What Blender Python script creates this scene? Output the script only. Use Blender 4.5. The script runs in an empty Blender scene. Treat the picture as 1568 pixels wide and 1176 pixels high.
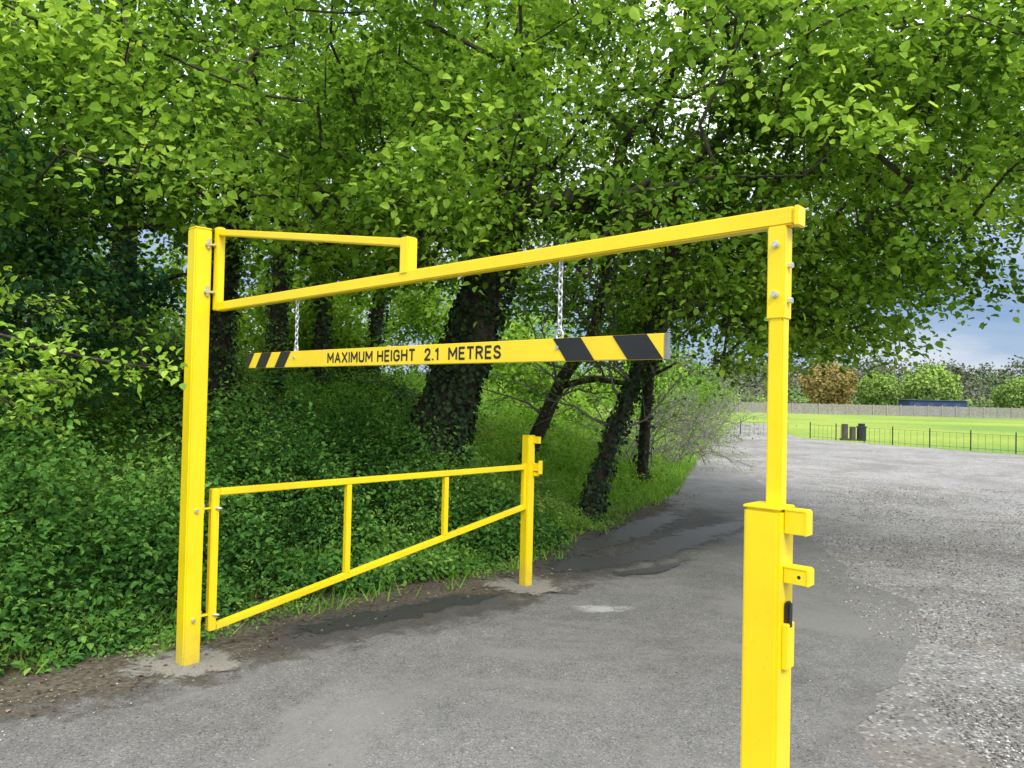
import bpy, math, random
import numpy as np
from mathutils import Vector, Matrix, noise
rng = np.random.default_rng(7); random.seed(7)
S = bpy.context.scene
S.view_settings.view_transform='Standard'; S.view_settings.look='None'; S.view_settings.exposure=0

# ------------------------------------------------------------------ helpers
def link(o,parent=None):
    S.collection.objects.link(o)
    if parent is not None: o.parent=parent
    return o
def empty(name):
    e=bpy.data.objects.new(name,None); e.empty_display_size=.2
    return link(e)
def N(nt,t,**k):
    n=nt.nodes.new(t)
    for a,v in k.items(): setattr(n,a,v)
    return n
def newmat(name):
    m=bpy.data.materials.new(name); m.use_nodes=True
    nt=m.node_tree; nt.nodes.clear()
    out=N(nt,'ShaderNodeOutputMaterial')
    return m,nt,out
def ramp(nt,stops,fac=None,interp='LINEAR'):
    r=N(nt,'ShaderNodeValToRGB'); cr=r.color_ramp; cr.interpolation=interp
    while len(cr.elements)<len(stops): cr.elements.new(.5)
    for e,(p,c) in zip(cr.elements,stops):
        e.position=p; e.color=(c[0],c[1],c[2],1) if not isinstance(c,(int,float)) else (c,c,c,1)
    if fac is not None: nt.links.new(fac,r.inputs[0])
    return r
def tex(nt,scale,detail=4,rough=.55,dist=0,coord=None,kind='ShaderNodeTexNoise'):
    t=N(nt,kind); t.inputs['Scale'].default_value=scale
    if kind=='ShaderNodeTexNoise':
        t.inputs['Detail'].default_value=detail; t.inputs['Roughness'].default_value=rough; t.inputs['Distortion'].default_value=dist
    if coord is None:
        coord=N(nt,'ShaderNodeTexCoord').outputs['Object']
    nt.links.new(coord,t.inputs['Vector'])
    return t
def mixc(nt,a,b,fac,mode='MIX'):
    m=N(nt,'ShaderNodeMix',data_type='RGBA',blend_type=mode)
    for s,v in ((6,a),(7,b),(0,fac)):
        if isinstance(v,(int,float)): m.inputs[s].default_value=v
        elif isinstance(v,tuple): m.inputs[s].default_value=(v[0],v[1],v[2],1)
        else: nt.links.new(v,m.inputs[s])
    return m.outputs[2]
def simple(name,col,rough=.5,metal=0,var=.15,scale=8,bump=0,bscale=60,spec=.5):
    m,nt,out=newmat(name)
    p=N(nt,'ShaderNodeBsdfPrincipled')
    t=tex(nt,scale,3,.6)
    r=ramp(nt,[(.3,tuple(c*(1-var) for c in col)),(.7,tuple(min(1,c*(1+var)) for c in col))],t.outputs[0])
    nt.links.new(r.outputs[0],p.inputs['Base Color'])
    p.inputs['Roughness'].default_value=rough; p.inputs['Metallic'].default_value=metal
    p.inputs['Specular IOR Level'].default_value=spec
    if bump:
        t2=tex(nt,bscale,3,.6); b=N(nt,'ShaderNodeBump'); b.inputs['Strength'].default_value=bump; b.inputs['Distance'].default_value=.01
        nt.links.new(t2.outputs[0],b.inputs['Height']); nt.links.new(b.outputs[0],p.inputs['Normal'])
    nt.links.new(p.outputs[0],out.inputs[0])
    return m
def leafmat(name,stops,trans=.35,tmul=1.5,rough=.5,spec=.0):
    m,nt,out=newmat(name)
    at=N(nt,'ShaderNodeAttribute',attribute_name='rnd')
    r=ramp(nt,stops,at.outputs['Fac'])
    if spec>0:
        p=N(nt,'ShaderNodeBsdfPrincipled'); p.inputs['Roughness'].default_value=rough; p.inputs['Specular IOR Level'].default_value=spec
        nt.links.new(r.outputs[0],p.inputs['Base Color'])
    else:
        p=N(nt,'ShaderNodeBsdfDiffuse'); nt.links.new(r.outputs[0],p.inputs[0])
    if trans>0:
        t=N(nt,'ShaderNodeBsdfTranslucent')
        c=mixc(nt,r.outputs[0],(tmul*1.1,tmul,tmul*.6),1.0,'MULTIPLY')
        nt.links.new(c,t.inputs[0])
        mx=N(nt,'ShaderNodeMixShader'); mx.inputs[0].default_value=trans
        nt.links.new(p.outputs[0],mx.inputs[1]); nt.links.new(t.outputs[0],mx.inputs[2])
        nt.links.new(mx.outputs[0],out.inputs[0])
    else: nt.links.new(p.outputs[0],out.inputs[0])
    return m

def np_mesh(name,V,F,mat,parent=None,face_rnd=None,vcol=None,smooth=False):
    me=bpy.data.meshes.new(name)
    V=np.ascontiguousarray(V,dtype=np.float32); F=np.ascontiguousarray(F,dtype=np.int32)
    k=F.shape[1]
    me.vertices.add(len(V)); me.vertices.foreach_set('co',V.ravel())
    me.loops.add(F.size); me.loops.foreach_set('vertex_index',F.ravel())
    me.polygons.add(len(F)); me.polygons.foreach_set('loop_start',np.arange(0,F.size,k,dtype=np.int32))
    me.update(calc_edges=True)
    me.polygons.foreach_set('use_smooth',np.full(len(F),smooth,dtype=bool))
    if face_rnd is not None:
        a=me.attributes.new('rnd','FLOAT','FACE'); a.data.foreach_set('value',np.ascontiguousarray(face_rnd,dtype=np.float32))
    if vcol is not None:
        a=me.attributes.new('col','FLOAT_COLOR','POINT')
        c=np.ones((len(V),4),dtype=np.float32); c[:,:vcol.shape[1]]=vcol; a.data.foreach_set('color',c.ravel())
    me.materials.append(mat)
    me.validate()
    o=bpy.data.objects.new(name,me)
    return link(o,parent)

def unit(a): return a/np.maximum(np.linalg.norm(a,axis=1,keepdims=True),1e-9)
LT=np.array([[0,0,0],[-.36,.28,.10],[-.30,.66,.08],[0,1,-.12],[.30,.66,.08],[.36,.28,.10]])
def leaves(name,P,D,Nn,size,rnd,mat,parent=None,wid=1.0):
    n=len(P); D=unit(D); X=unit(np.cross(D,Nn)); Z=np.cross(X,D)
    T=LT.copy(); T[:,0]*=wid
    sz=size[:,None,None]
    V=P[:,None,:]+sz*(T[None,:,0,None]*X[:,None,:]+T[None,:,1,None]*D[:,None,:]+T[None,:,2,None]*Z[:,None,:])
    V=V.reshape(-1,3)
    b=(np.arange(n)*6)[:,None]
    F=np.concatenate([b+np.array([[0,3,2,1]]),b+np.array([[0,5,4,3]])],1).reshape(-1,4)
    return np_mesh(name,V,F,mat,parent,face_rnd=np.repeat(rnd,2))

def tubes(name,A,B,ra,rb,mat,parent=None,k=6):
    A=np.array(A,float);B=np.array(B,float);ra=np.array(ra);rb=np.array(rb)
    d=unit(B-A); ref=np.where(np.abs(d[:,2:3])>.9,np.array([[1.,0,0]]),np.array([[0,0,1.]]))
    x=unit(np.cross(d,ref)); y=np.cross(d,x)
    an=np.arange(k)/k*2*math.pi; c=np.cos(an)[None,:,None]; s=np.sin(an)[None,:,None]
    dirs=x[:,None,:]*c+y[:,None,:]*s
    Bx=B+d*rb[:,None]*.3
    V=np.concatenate([A[:,None,:]+dirs*ra[:,None,None],Bx[:,None,:]+dirs*rb[:,None,None]],1).reshape(-1,3)
    b=(np.arange(len(A))*2*k)[:,None,None]
    i=np.arange(k); j=(i+1)%k
    q=np.stack([i,j,j+k,i+k],1)[None]
    F=(b+q).reshape(-1,4)
    return np_mesh(name,V,F,mat,parent,smooth=True)

def polytube(name,pts,rad,mat,parent=None,k=14,wob=.0,seed=0):
    pts=np.array(pts,float)
    out=[];rr=[]
    n=len(pts)
    for i in range(n-1):
        p0=pts[max(i-1,0)];p1=pts[i];p2=pts[i+1];p3=pts[min(i+2,n-1)]
        for t in np.linspace(0,1,6,endpoint=False):
            out.append(.5*((2*p1)+(-p0+p2)*t+(2*p0-5*p1+4*p2-p3)*t*t+(-p0+3*p1-3*p2+p3)*t**3)); rr.append(rad[i]*(1-t)+rad[i+1]*t)
    out.append(pts[-1]);rr.append(rad[-1]); out=np.array(out); rr=np.array(rr)
    tan=unit(np.gradient(out,axis=0)); V=[]
    for p,t,r in zip(out,tan,rr):
        ref=np.array([0,1,0.]) ; x=np.cross(t,ref); x/=np.linalg.norm(x)+1e-9; y=np.cross(t,x)
        for a in range(k):
            an=a/k*2*math.pi
            w=1+wob*noise.noise(Vector((math.cos(an)*1.6+seed,math.sin(an)*1.6,p[2]*.9)))*2
            V.append(p+(x*math.cos(an)+y*math.sin(an))*r*w)
    F=[]
    for i in range(len(out)-1):
        for a in range(k):
            F.append([i*k+a,i*k+(a+1)%k,(i+1)*k+(a+1)%k,(i+1)*k+a])
    o=np_mesh(name,np.array(V),np.array(F),mat,parent,smooth=True)
    return o,out,rr

# ------------------------------------------------------------------ terrain
EDGE=np.array([(-30,-6),(-14,0.5),(-7,3.0),(-4.4,4.1),(-3.22,4.79),(-2.72,5.40),(-1.74,6.75),(-.52,7.79),(.57,9.2),(1.78,12),(3.46,15.96),(5.7,23.6),(10,38),(13,46),(17,58),(22,72),(26,90)],float)
def sdist(X,Y):
    P=np.stack([X,Y],-1); best=np.full(X.shape,1e9); sg=np.ones(X.shape)
    for i in range(len(EDGE)-1):
        a=EDGE[i];b=EDGE[i+1];ab=b-a;L=ab@ab
        t=np.clip(((P-a)@ab)/L,0,1); q=a+t[...,None]*ab; d=np.linalg.norm(P-q,axis=-1)
        cr=ab[0]*(P[...,1]-a[1])-ab[1]*(P[...,0]-a[0])
        m=d<best; best=np.where(m,d,best); sg=np.where(m,np.sign(cr),sg)
    return best*sg
def sm(a,b,x):
    t=np.clip((x-a)/(b-a),0,1); return t*t*(3-2*t)
def height(X,Y):
    X=np.asarray(X,float);Y=np.asarray(Y,float)
    d=sdist(X,Y); A=1-.55*sm(22,38,Y)-.42*sm(38,60,Y)
    e=np.maximum(d-.3,0)
    g=3.9*(1-np.exp(-e*.40/3.9))
    h=A*g*(1+.12*np.sin(X*1.3+Y*.7)+.08*np.sin(X*3.1-Y*2.3))
    h=h+16*sm(240,520,Y)
    return h
def axis(lo,f0,f1,hi,step):
    c=list(np.arange(f0,f1+1e-6,step)); s=step; x=f0
    L=[]
    while x>lo: s*=1.22; x-=s; L.append(x)
    R=[]; x=c[-1]; s=step
    while x<hi: s*=1.12; x+=s; R.append(x)
    return np.array(L[::-1]+c+R)
xs=axis(-1500,-16,16,1500,.28); ys=axis(-600,-2,40,1800,.28)
GX,GY=np.meshgrid(xs,ys); GZ=height(GX,GY)
V=np.stack([GX,GY,GZ],-1).reshape(-1,3)
nx=len(xs); ny=len(ys)
ii,jj=np.meshgrid(np.arange(nx-1),np.arange(ny-1)); a=(jj*nx+ii).ravel()
F=np.stack([a,a+1,a+nx+1,a+nx],1)
d=sdist(V[:,0],V[:,1])
soil=np.array([.10,.08,.055]); under=np.array([.065,.12,.026]); verge=np.array([.15,.30,.04]); field=np.array([.21,.30,.06]); fargr=np.array([.09,.14,.04])
col=np.tile(field,(len(V),1))
w=sm(0.1,1.2,d)[:,None]; bank=soil*(1-w)+under*w
wv=(sm(9,13,V[:,1])*sm(-7,-4,V[:,0]))[:,None]; wf=wv*np.maximum(sm(.2,.6,d),.85*sm(11,16,V[:,1])*sm(-.2,.1,d))[:,None]; bank=bank*(1-wf)+verge*wf
w=(sm(-.6,-.2,d)*(1-sm(48,62,V[:,1])))[:,None]; col=col*(1-w)+bank*w
w=sm(160,260,V[:,1])[:,None]; col=col*(1-w)+fargr*w
m,nt,out=newmat('ground_mat')
at=N(nt,'ShaderNodeAttribute',attribute_name='col')
t=tex(nt,1.7,6,.7); r=ramp(nt,[(.25,(.55,.55,.5)),(.75,(1.35,1.3,1.2))],t.outputs[0])
c=mixc(nt,at.outputs['Color'],r.outputs[0],1.0,'MULTIPLY')
t3=tex(nt,.05,2,.5); r3=ramp(nt,[(.35,(.72,.82,.8)),(.65,(1.25,1.12,1.0))],t3.outputs[0])
c=mixc(nt,c,r3.outputs[0],1.0,'MULTIPLY')
p=N(nt,'ShaderNodeBsdfPrincipled'); p.inputs['Roughness'].default_value=.95; p.inputs['Specular IOR Level'].default_value=.1
nt.links.new(c,p.inputs['Base Color'])
t2=tex(nt,30,3,.7); b=N(nt,'ShaderNodeBump'); b.inputs['Strength'].default_value=.7; b.inputs['Distance'].default_value=.04
nt.links.new(t2.outputs[0],b.inputs['Height']); nt.links.new(b.outputs[0],p.inputs['Normal']); nt.links.new(p.outputs[0],out.inputs[0])
np_mesh('ground',V,F,m,vcol=col,smooth=True)

# ------------------------------------------------------------------ paved surfaces
def polysheet(name,pts,z,mat,jit=0,sub=.25,seed=0):
    P=[]
    n=len(pts)
    for i in range(n):
        a=np.array(pts[i],float);b=np.array(pts[(i+1)%n],float);L=np.linalg.norm(b-a); k=max(1,int(L/sub)) if np.hypot(*a)<60 else 1
        nrm=np.array([-(b-a)[1],(b-a)[0]])/max(L,1e-6)
        for q in range(k):
            p=a+(b-a)*q/k
            w=(noise.noise(Vector((p[0]*1.1+seed,p[1]*1.1,0)))+.6*noise.noise(Vector((p[0]*4.1+seed,p[1]*4.1,3)))+.35*noise.noise(Vector((p[0]*11+seed,p[1]*11,3))))*jit
            P.append(p+nrm*w)
    me=bpy.data.meshes.new(name); me.from_pydata([(p[0],p[1],z) for p in P],[],[list(range(len(P)))]); me.materials.append(mat)
    import bmesh
    bm=bmesh.new(); bm.from_mesh(me); bmesh.ops.recalc_face_normals(bm,faces=bm.faces)
    for f in bm.faces:
        if f.normal.z<0: f.normal_flip()
    bmesh.ops.triangulate(bm,faces=bm.faces); bm.to_mesh(me); bm.free()
    return link(bpy.data.objects.new(name,me))
def surfmat(name,base,dark,light,agg=90,bump=.5,big=.35,patchcol=None,patchs=.6,pf=.65,rough=.85,fine=.25,bigc=.3):
    m,nt,out=newmat(name)
    co=N(nt,'ShaderNodeTexCoord').outputs['Object']
    v=tex(nt,agg,coord=co,kind='ShaderNodeTexVoronoi')
    sep=N(nt,'ShaderNodeSeparateColor'); nt.links.new(v.outputs['Color'],sep.inputs[0])
    r=ramp(nt,[(.0,dark),(.22,base),(.82,base),(1,light)],sep.outputs[0])
    t=tex(nt,big,5,.65,.5,coord=co); rb=ramp(nt,[(.3,(1-bigc,1-bigc*1.04,1-bigc*1.1)),(.52,(1,1,1)),(.72,(1+bigc*.7,1+bigc*.66,1+bigc*.55))],t.outputs[0])
    c=mixc(nt,r.outputs[0],rb.outputs[0],1.0,'MULTIPLY')
    t5=tex(nt,5,6,.78,0,coord=co); r5=ramp(nt,[(.3,(1-fine,)*3),(.7,(1+fine*.8,)*3)],t5.outputs[0])
    c=mixc(nt,c,r5.outputs[0],1.0,'MULTIPLY')
    if patchcol:
        tp=tex(nt,patchs,5,.7,1.0,coord=co); rp=ramp(nt,[(.50,0.),(.62,pf)],tp.outputs[0])
        c=mixc(nt,c,patchcol,rp.outputs[0])
    p=N(nt,'ShaderNodeBsdfPrincipled'); p.inputs['Roughness'].default_value=rough; p.inputs['Specular IOR Level'].default_value=.2
    nt.links.new(c,p.inputs['Base Color'])
    t2=tex(nt,agg*.7,3,.7,coord=co); b=N(nt,'ShaderNodeBump'); b.inputs['Strength'].default_value=bump; b.inputs['Distance'].default_value=.010
    nt.links.new(t2.outputs[0],b.inputs['Height'])
    nt.links.new(b.outputs[0],p.inputs['Normal']); nt.links.new(p.outputs[0],out.inputs[0])
    return m
asph=surfmat('asphalt_mat',(.165,.157,.146),(.07,.066,.061),(.29,.276,.255),agg=115,bump=.4,patchcol=(.205,.194,.176),patchs=.45,pf=.7,fine=.20,bigc=.28)
grav=surfmat('gravel_mat',(.225,.213,.197),(.075,.068,.06),(.48,.46,.43),agg=52,bump=.8,patchcol=(.14,.118,.09),patchs=.75,pf=.6,fine=.3,bigc=.3)
edge=[tuple(e) for e in EDGE]
car=[e for e in edge if e[1]<73]
car[0]=(-30,-10)
polysheet('gravel_car_park',[(x-.0,y) for x,y in car]+[(25,72),(20,56),(16.6,43.5),(18.8,37.5),(21.7,31.7),(26,22),(32,8),(40,-10)],.004,grav,jit=.10)
polysheet('asphalt_road',[e for e in edge[:12]]+[(6.6,25),(6.7,22),(5.9,17),(5.3,13.5),(4.25,10.5),(4.05,9.2),(3.9,8.4),(4.05,7.4),(3.55,6.6),(3.1,6.0),(2.75,5.3),(2.2,4.6),(2.05,3.9),(1.75,3.3),(1.6,2),(1.7,0),(1.6,-10),(-30,-10)],.008,asph,jit=.16,seed=5)

def patch(name,cx,cy,rx,ry,z,mat,rot=0,k=40,rings=6,seed=0,jit=.18):
    V=[];C=[];F=[]
    for i in range(rings+1):
        f=i/rings
        for a in range(k):
            an=a/k*2*math.pi; w=1+jit*2*noise.noise(Vector((math.cos(an)*1.5+seed,math.sin(an)*1.5,seed)))
            x=math.cos(an)*rx*f*w;y=math.sin(an)*ry*f*w
            V.append((cx+x*math.cos(rot)-y*math.sin(rot),cy+x*math.sin(rot)+y*math.cos(rot),z)); C.append((1-f,)*3)
    for i in range(rings):
        for a in range(k):
            F.append([i*k+a,(i+1)*k+a,(i+1)*k+(a+1)%k,i*k+(a+1)%k])
    return np_mesh(name,np.array(V),np.array(F),mat,vcol=np.array(C))
def ribbon(name,pts,wid,z,mat):
    pts=np.array(pts,float);V=[];C=[];F=[]
    P=[];W=[]
    for i in range(len(pts)-1):
        k=10
        for q in range(k):
            t=q/k; P.append(pts[i]*(1-t)+pts[i+1]*t); W.append(wid[i]*(1-t)+wid[i+1]*t)
    P.append(pts[-1]);W.append(wid[-1]);P=np.array(P)
    T=unit(np.gradient(P,axis=0)); Nn=np.stack([-T[:,1],T[:,0]],1); m=len(P)
    for i in range(m):
        e=min(1,min(i,m-1-i)/6)
        for j,s in enumerate((-1,-.5,0,.5,1)):
            q=P[i]+Nn[i]*W[i]*s; V.append((q[0],q[1],z)); C.append(((1-abs(s))*e,)*3)
    for i in range(m-1):
        for j in range(4): F.append([i*5+j,(i+1)*5+j,(i+1)*5+j+1,i*5+j+1])
    return np_mesh(name,np.array(V),np.array(F),mat,vcol=np.array(C))
def stainmat(name,c1,c2,rough,ns=4,thr=(.58,.75),fac=1.,bump=.3,spec=.5,dist=.6,cs=60,amp=1.0):
    m,nt,out=newmat(name)
    at=N(nt,'ShaderNodeAttribute',attribute_name='col')
    t=tex(nt,ns,7,.72,dist)
    sub=N(nt,'ShaderNodeMath',operation='MULTIPLY'); nt.links.new(at.outputs['Fac'],sub.inputs[0]); sub.inputs[1].default_value=.8
    mu=N(nt,'ShaderNodeMath',operation='MULTIPLY_ADD'); nt.links.new(t.outputs[0],mu.inputs[0]); mu.inputs[1].default_value=amp
    nt.links.new(sub.outputs[0],mu.inputs[2])
    mr=N(nt,'ShaderNodeMapRange'); nt.links.new(mu.outputs[0],mr.inputs[0]); mr.inputs[1].default_value=thr[0]; mr.inputs[2].default_value=thr[1]; mr.inputs[3].default_value=0; mr.inputs[4].default_value=fac
    t2=tex(nt,cs,4,.7); rc=ramp(nt,[(.35,c1),(.65,c2)],t2.outputs[0])
    p=N(nt,'ShaderNodeBsdfPrincipled'); p.inputs['Roughness'].default_value=rough; p.inputs['Specular IOR Level'].default_value=spec
    nt.links.new(rc.outputs[0],p.inputs['Base Color'])
    b=N(nt,'ShaderNodeBump'); b.inputs['Strength'].default_value=bump; b.inputs['Distance'].default_value=.01; nt.links.new(t2.outputs[0],b.inputs['Height']); nt.links.new(b.outputs[0],p.inputs['Normal'])
    tr=N(nt,'ShaderNodeBsdfTransparent'); mx=N(nt,'ShaderNodeMixShader')
    nt.links.new(mr.outputs[0],mx.inputs[0]); nt.links.new(tr.outputs[0],mx.inputs[1]); nt.links.new(p.outputs[0],mx.inputs[2]); nt.links.new(mx.outputs[0],out.inputs[0])
    return m
wet=stainmat('wet_mat',(.03,.029,.028),(.07,.068,.064),.5,ns=3.4,thr=(1.06,1.22),fac=.85,amp=1.6,bump=.5,spec=.4,dist=1.2)
damp=stainmat('damp_mat',(.08,.076,.07),(.14,.132,.12),.8,ns=2.2,thr=(.92,1.35),fac=.6,amp=1.6,bump=.5,spec=.2)
dirt=stainmat('dirt_mat',(.06,.048,.034),(.16,.135,.10),.95,ns=3.5,thr=(.85,1.3),fac=.95,bump=.8,spec=.1,amp=1.6,cs=25)
conc=stainmat('concrete_mat',(.20,.187,.152),(.31,.29,.243),.9,ns=6,thr=(.92,1.15),bump=.5,spec=.2,amp=1.6,fac=.9)
ribbon('dirt_verge',[(-9,2.5),(-4.6,4.1),(-3.1,4.95),(-2.6,5.55),(-1.65,6.75),(-.45,7.75),(.65,9.1),(1.9,12),(3.2,15.2)],[.7,.7,.8,.9,1.1,1.1,.9,.55,.3],.012,dirt)
ribbon('damp_patch',[(.2,8.0),(.9,9.0),(1.7,10.0),(2.6,11.6),(3.8,14)],[.8,1.1,1.1,1.1,.7],.016,damp)
ribbon('damp_patch',[(-2.1,5.7),(-1.3,6.3),(-.6,6.9),(.2,7.5)],[.45,.6,.6,.4],.016,damp)
ribbon('water_stain',[(.35,8.3),(.9,8.9),(1.5,9.2),(2.1,10.0),(2.9,11.2),(4.1,12.4)],[.42,.55,.42,.5,.55,.35],.020,wet)
ribbon('water_stain',[(.45,9.0),(1.1,10.0),(1.9,11.2),(3.2,13.8)],[.3,.5,.5,.4],.024,wet)
ribbon('water_stain',[(-1.9,5.95),(-1.3,6.4),(-.7,6.95),(.1,7.6)],[.22,.30,.30,.2],.020,wet)
ribbon('water_stain',[(1.0,8.3),(1.6,8.55),(2.3,9.3)],[.14,.2,.14],.024,wet)
patch('concrete_pad',-2.26,5.33,.50,.36,.020,conc,rot=.3,seed=1)
patch('concrete_pad',.17,7.78,.54,.40,.026,conc,rot=.2,seed=4)
patch('concrete_pad',1.0,2.62,.30,.30,.020,conc,seed=7)
patch('road_repair',.85,7.0,.42,.18,.016,stainmat('chalk_mat',(.4,.39,.38),(.6,.59,.57),.9,thr=(1.0,1.4),fac=.6,amp=1.6),seed=3)

def stones(name,P,size,mat):
    O=np.array([[1,0,0],[-1,0,0],[0,1,0],[0,-1,0],[0,0,1],[0,0,-1]],float)
    n=len(P); sc=rng.uniform(.5,1.1,(n,1,3))*size[:,None,None]; sc[:,:,2]*=.6
    V=O[None]*sc; V=V+rng.normal(0,.12,(n,6,3))*size[:,None,None]
    a=rng.uniform(0,6.28,n); c=np.cos(a)[:,None];s=np.sin(a)[:,None]
    V=np.stack([V[:,:,0]*c-V[:,:,1]*s,V[:,:,0]*s+V[:,:,1]*c,V[:,:,2]],-1)+P[:,None,:]
    T=np.array([[0,2,4],[2,1,4],[1,3,4],[3,0,4],[2,0,5],[1,2,5],[3,1,5],[0,3,5]])
    F=((np.arange(n)*6)[:,None,None]+T[None]).reshape(-1,3)
    return np_mesh(name,V.reshape(-1,3),F,mat,face_rnd=np.repeat(rng.random(n),8))
m,nt,out=newmat('stone_mat'); at=N(nt,'ShaderNodeAttribute',attribute_name='rnd'); r=ramp(nt,[(0,(.06,.056,.049)),(.5,(.19,.178,.16)),(.8,(.31,.29,.265)),(1,(.60,.58,.54))],at.outputs['Fac'])
p=N(nt,'ShaderNodeBsdfPrincipled'); p.inputs['Roughness'].default_value=.85; nt.links.new(r.outputs[0],p.inputs['Base Color']); nt.links.new(p.outputs[0],out.inputs[0]); stonem=m
n=50000; Y=2.2+rng.random(n)**1.7*16; X=Y*rng.uniform(.42,.95,n)+rng.normal(0,.25,n)
k=X>1.7+.22*Y; dens=np.array([noise.noise(Vector((x*.8,y*.8,2))) for x,y in zip(X,Y)])
k&=(dens+rng.normal(0,.22,n))>-.02
P=np.stack([X,Y,np.full(n,.008)],1)[k]; stones('loose_gravel',P,rng.uniform(.004,.013,len(P))*(1+.03*P[:,1]),stonem)
n=16000; Y=2.3+rng.random(n)*12; X=Y*rng.uniform(-.75,.6,n); dd=sdist(X,Y); k=(dd<.2)&((dd>-.8)|(rng.random(n)<.10))
P=np.stack([X,Y,np.full(n,.012)],1)[k]; stones('road_grit',P,rng.uniform(.003,.009,len(P)),stonem)

# ------------------------------------------------------------------ barrier
m,nt,out=newmat('yellow_paint'); p=N(nt,'ShaderNodeBsdfPrincipled')
t=tex(nt,3,3,.6); r=ramp(nt,[(.3,(.84,.61,.006)),(.7,(.90,.68,.009))],t.outputs[0])
g=tex(nt,38,4,.75); rg=ramp(nt,[(.60,0.),(.78,.35)],g.outputs[0]); c=mixc(nt,r.outputs[0],(.42,.30,.05),rg.outputs[0])
geo=N(nt,'ShaderNodeNewGeometry'); sx=N(nt,'ShaderNodeSeparateXYZ'); nt.links.new(geo.outputs['Position'],sx.inputs[0])
lo=N(nt,'ShaderNodeMapRange'); nt.links.new(sx.outputs[2],lo.inputs[0]); lo.inputs[1].default_value=.0; lo.inputs[2].default_value=.35; lo.inputs[3].default_value=.9; lo.inputs[4].default_value=0
mm=N(nt,'ShaderNodeMath',operation='MULTIPLY'); nt.links.new(lo.outputs[0],mm.inputs[0]); g2=tex(nt,14,4,.7); nt.links.new(g2.outputs[0],mm.inputs[1])
c=mixc(nt,c,(.30,.22,.10),mm.outputs[0])
nt.links.new(c,p.inputs['Base Color']); p.inputs['Roughness'].default_value=.30; p.inputs['Specular IOR Level'].default_value=.5
b=N(nt,'ShaderNodeBump'); b.inputs['Strength'].default_value=.2; b.inputs['Distance'].default_value=.004; t2=tex(nt,18,2); nt.links.new(t2.outputs[0],b.inputs['Height']); nt.links.new(b.outputs[0],p.inputs['Normal'])
nt.links.new(p.outputs[0],out.inputs[0]); YEL=m
BLK=simple('black_vinyl',(.012,.012,.013),.45,var=.3); SIGNY=simple('sign_yellow',(.86,.62,.02),.4,var=.06,scale=5)
GALV=simple('galvanised_steel',(.62,.63,.64),.32,metal=.7,var=.12,scale=40); STEEL=simple('grey_cap',(.18,.19,.2),.5,var=.2)
import bmesh
def bx(name,c,ax,half,mat,parent,bev=.006):
    me=bpy.data.meshes.new(name); bm=bmesh.new(); bmesh.ops.create_cube(bm,size=2)
    M=Matrix((ax[0],ax[1],ax[2])).transposed()
    for v in bm.verts: v.co=M@Vector((v.co[0]*half[0],v.co[1]*half[1],v.co[2]*half[2]))
    if M.determinant()<0: bmesh.ops.reverse_faces(bm,faces=bm.faces)
    if bev: bmesh.ops.bevel(bm,geom=list(bm.edges),offset=bev,segments=2,affect='EDGES')
    bm.to_mesh(me); bm.free(); me.materials.append(mat)
    o=bpy.data.objects.new(name,me); o.location=c; return link(o,parent)
def rail(name,a,b,w,h,mat,parent,bev=.006):
    a=Vector(a);b=Vector(b);d=(b-a).normalized(); s=d.cross(Vector((0,0,1))).normalized(); u=s.cross(d)
    return bx(name,(a+b)/2,(d,s,u),((b-a).length/2,w/2,h/2),mat,parent,bev)
def cyl(name,a,b,r,mat,parent,k=12):
    a=Vector(a);b=Vector(b);d=b-a; me=bpy.data.meshes.new(name); bm=bmesh.new()
    bmesh.ops.create_cone(bm,cap_ends=True,segments=k,radius1=r,radius2=r,depth=d.length)
    bmesh.ops.transform(bm,matrix=d.to_track_quat('Z','Y').to_matrix().to_4x4(),verts=bm.verts)
    bm.to_mesh(me);bm.free();me.materials.append(mat);o=bpy.data.objects.new(name,me);o.location=(a+b)/2;return link(o,parent)
B=Vector((.7317,-.6816,0)); NC=Vector((-.6816,-.7317,0)); Zv=Vector((0,0,1))
S0=Vector((-2.13,5.40,0)); L=4.152
def on(t,z,off=0): 
    v=S0+B*(L*t)+NC*off; return Vector((v.x,v.y,z))
bar=empty('height_restriction_barrier')
ax=(B,-NC,Zv)
P0=Vector((-2.265,5.38,0))
bx('hinge_post',P0+Zv*1.555,ax,(.0625,.0625,1.555),YEL,bar,.010)
bx('hinge_post_cap',P0+Zv*3.113,ax,(.060,.060,.006),YEL,bar,.003)
bx('upper_stile',on(0,2.83),ax,(.029,.029,.30),YEL,bar)
rail('height_beam',on(.0075,2.555),on(1.014,2.585),.058,.062,YEL,bar)
rail('upper_brace',on(.0075,3.09),on(.512,2.755),.05,.045,YEL,bar)
bx('brace_upright',on(.517,2.682),ax,(.034,.034,.098),YEL,bar)
bx('beam_end_cap',on(1.0165,2.583),ax,(.008,.031,.034),YEL,bar,.003)
for z in (2.66,3.0):
    c=(P0+on(0,0))/2+Zv*z
    rail('hinge_lug',P0+Zv*z+B*.04,on(0,z),.035,.012,YEL,bar,.002)
    cyl('hinge_pin',c+Zv*-.03+B*.03+NC*.02,c+Zv*.04+B*.03+NC*.02,.011,GALV,bar)
    cyl('hinge_bolt',on(0,z,.028),on(0,z,.045),.012,GALV,bar,6)
    cyl('post_bolt',P0+Zv*z+B*.0625-NC*.02,P0+Zv*z+B*.09-NC*.02,.014,GALV,bar,6)
R0=Vector((.908,2.565,0))
BP=R0+NC*.028-B*.012
bx('receiving_post',BP+Zv*.80,ax,(.0625,.0625,.80),YEL,bar,.010)
bx('receiving_post_cap',BP+Zv*1.603,ax,(.064,.064,.005),YEL,bar,.003)
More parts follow.
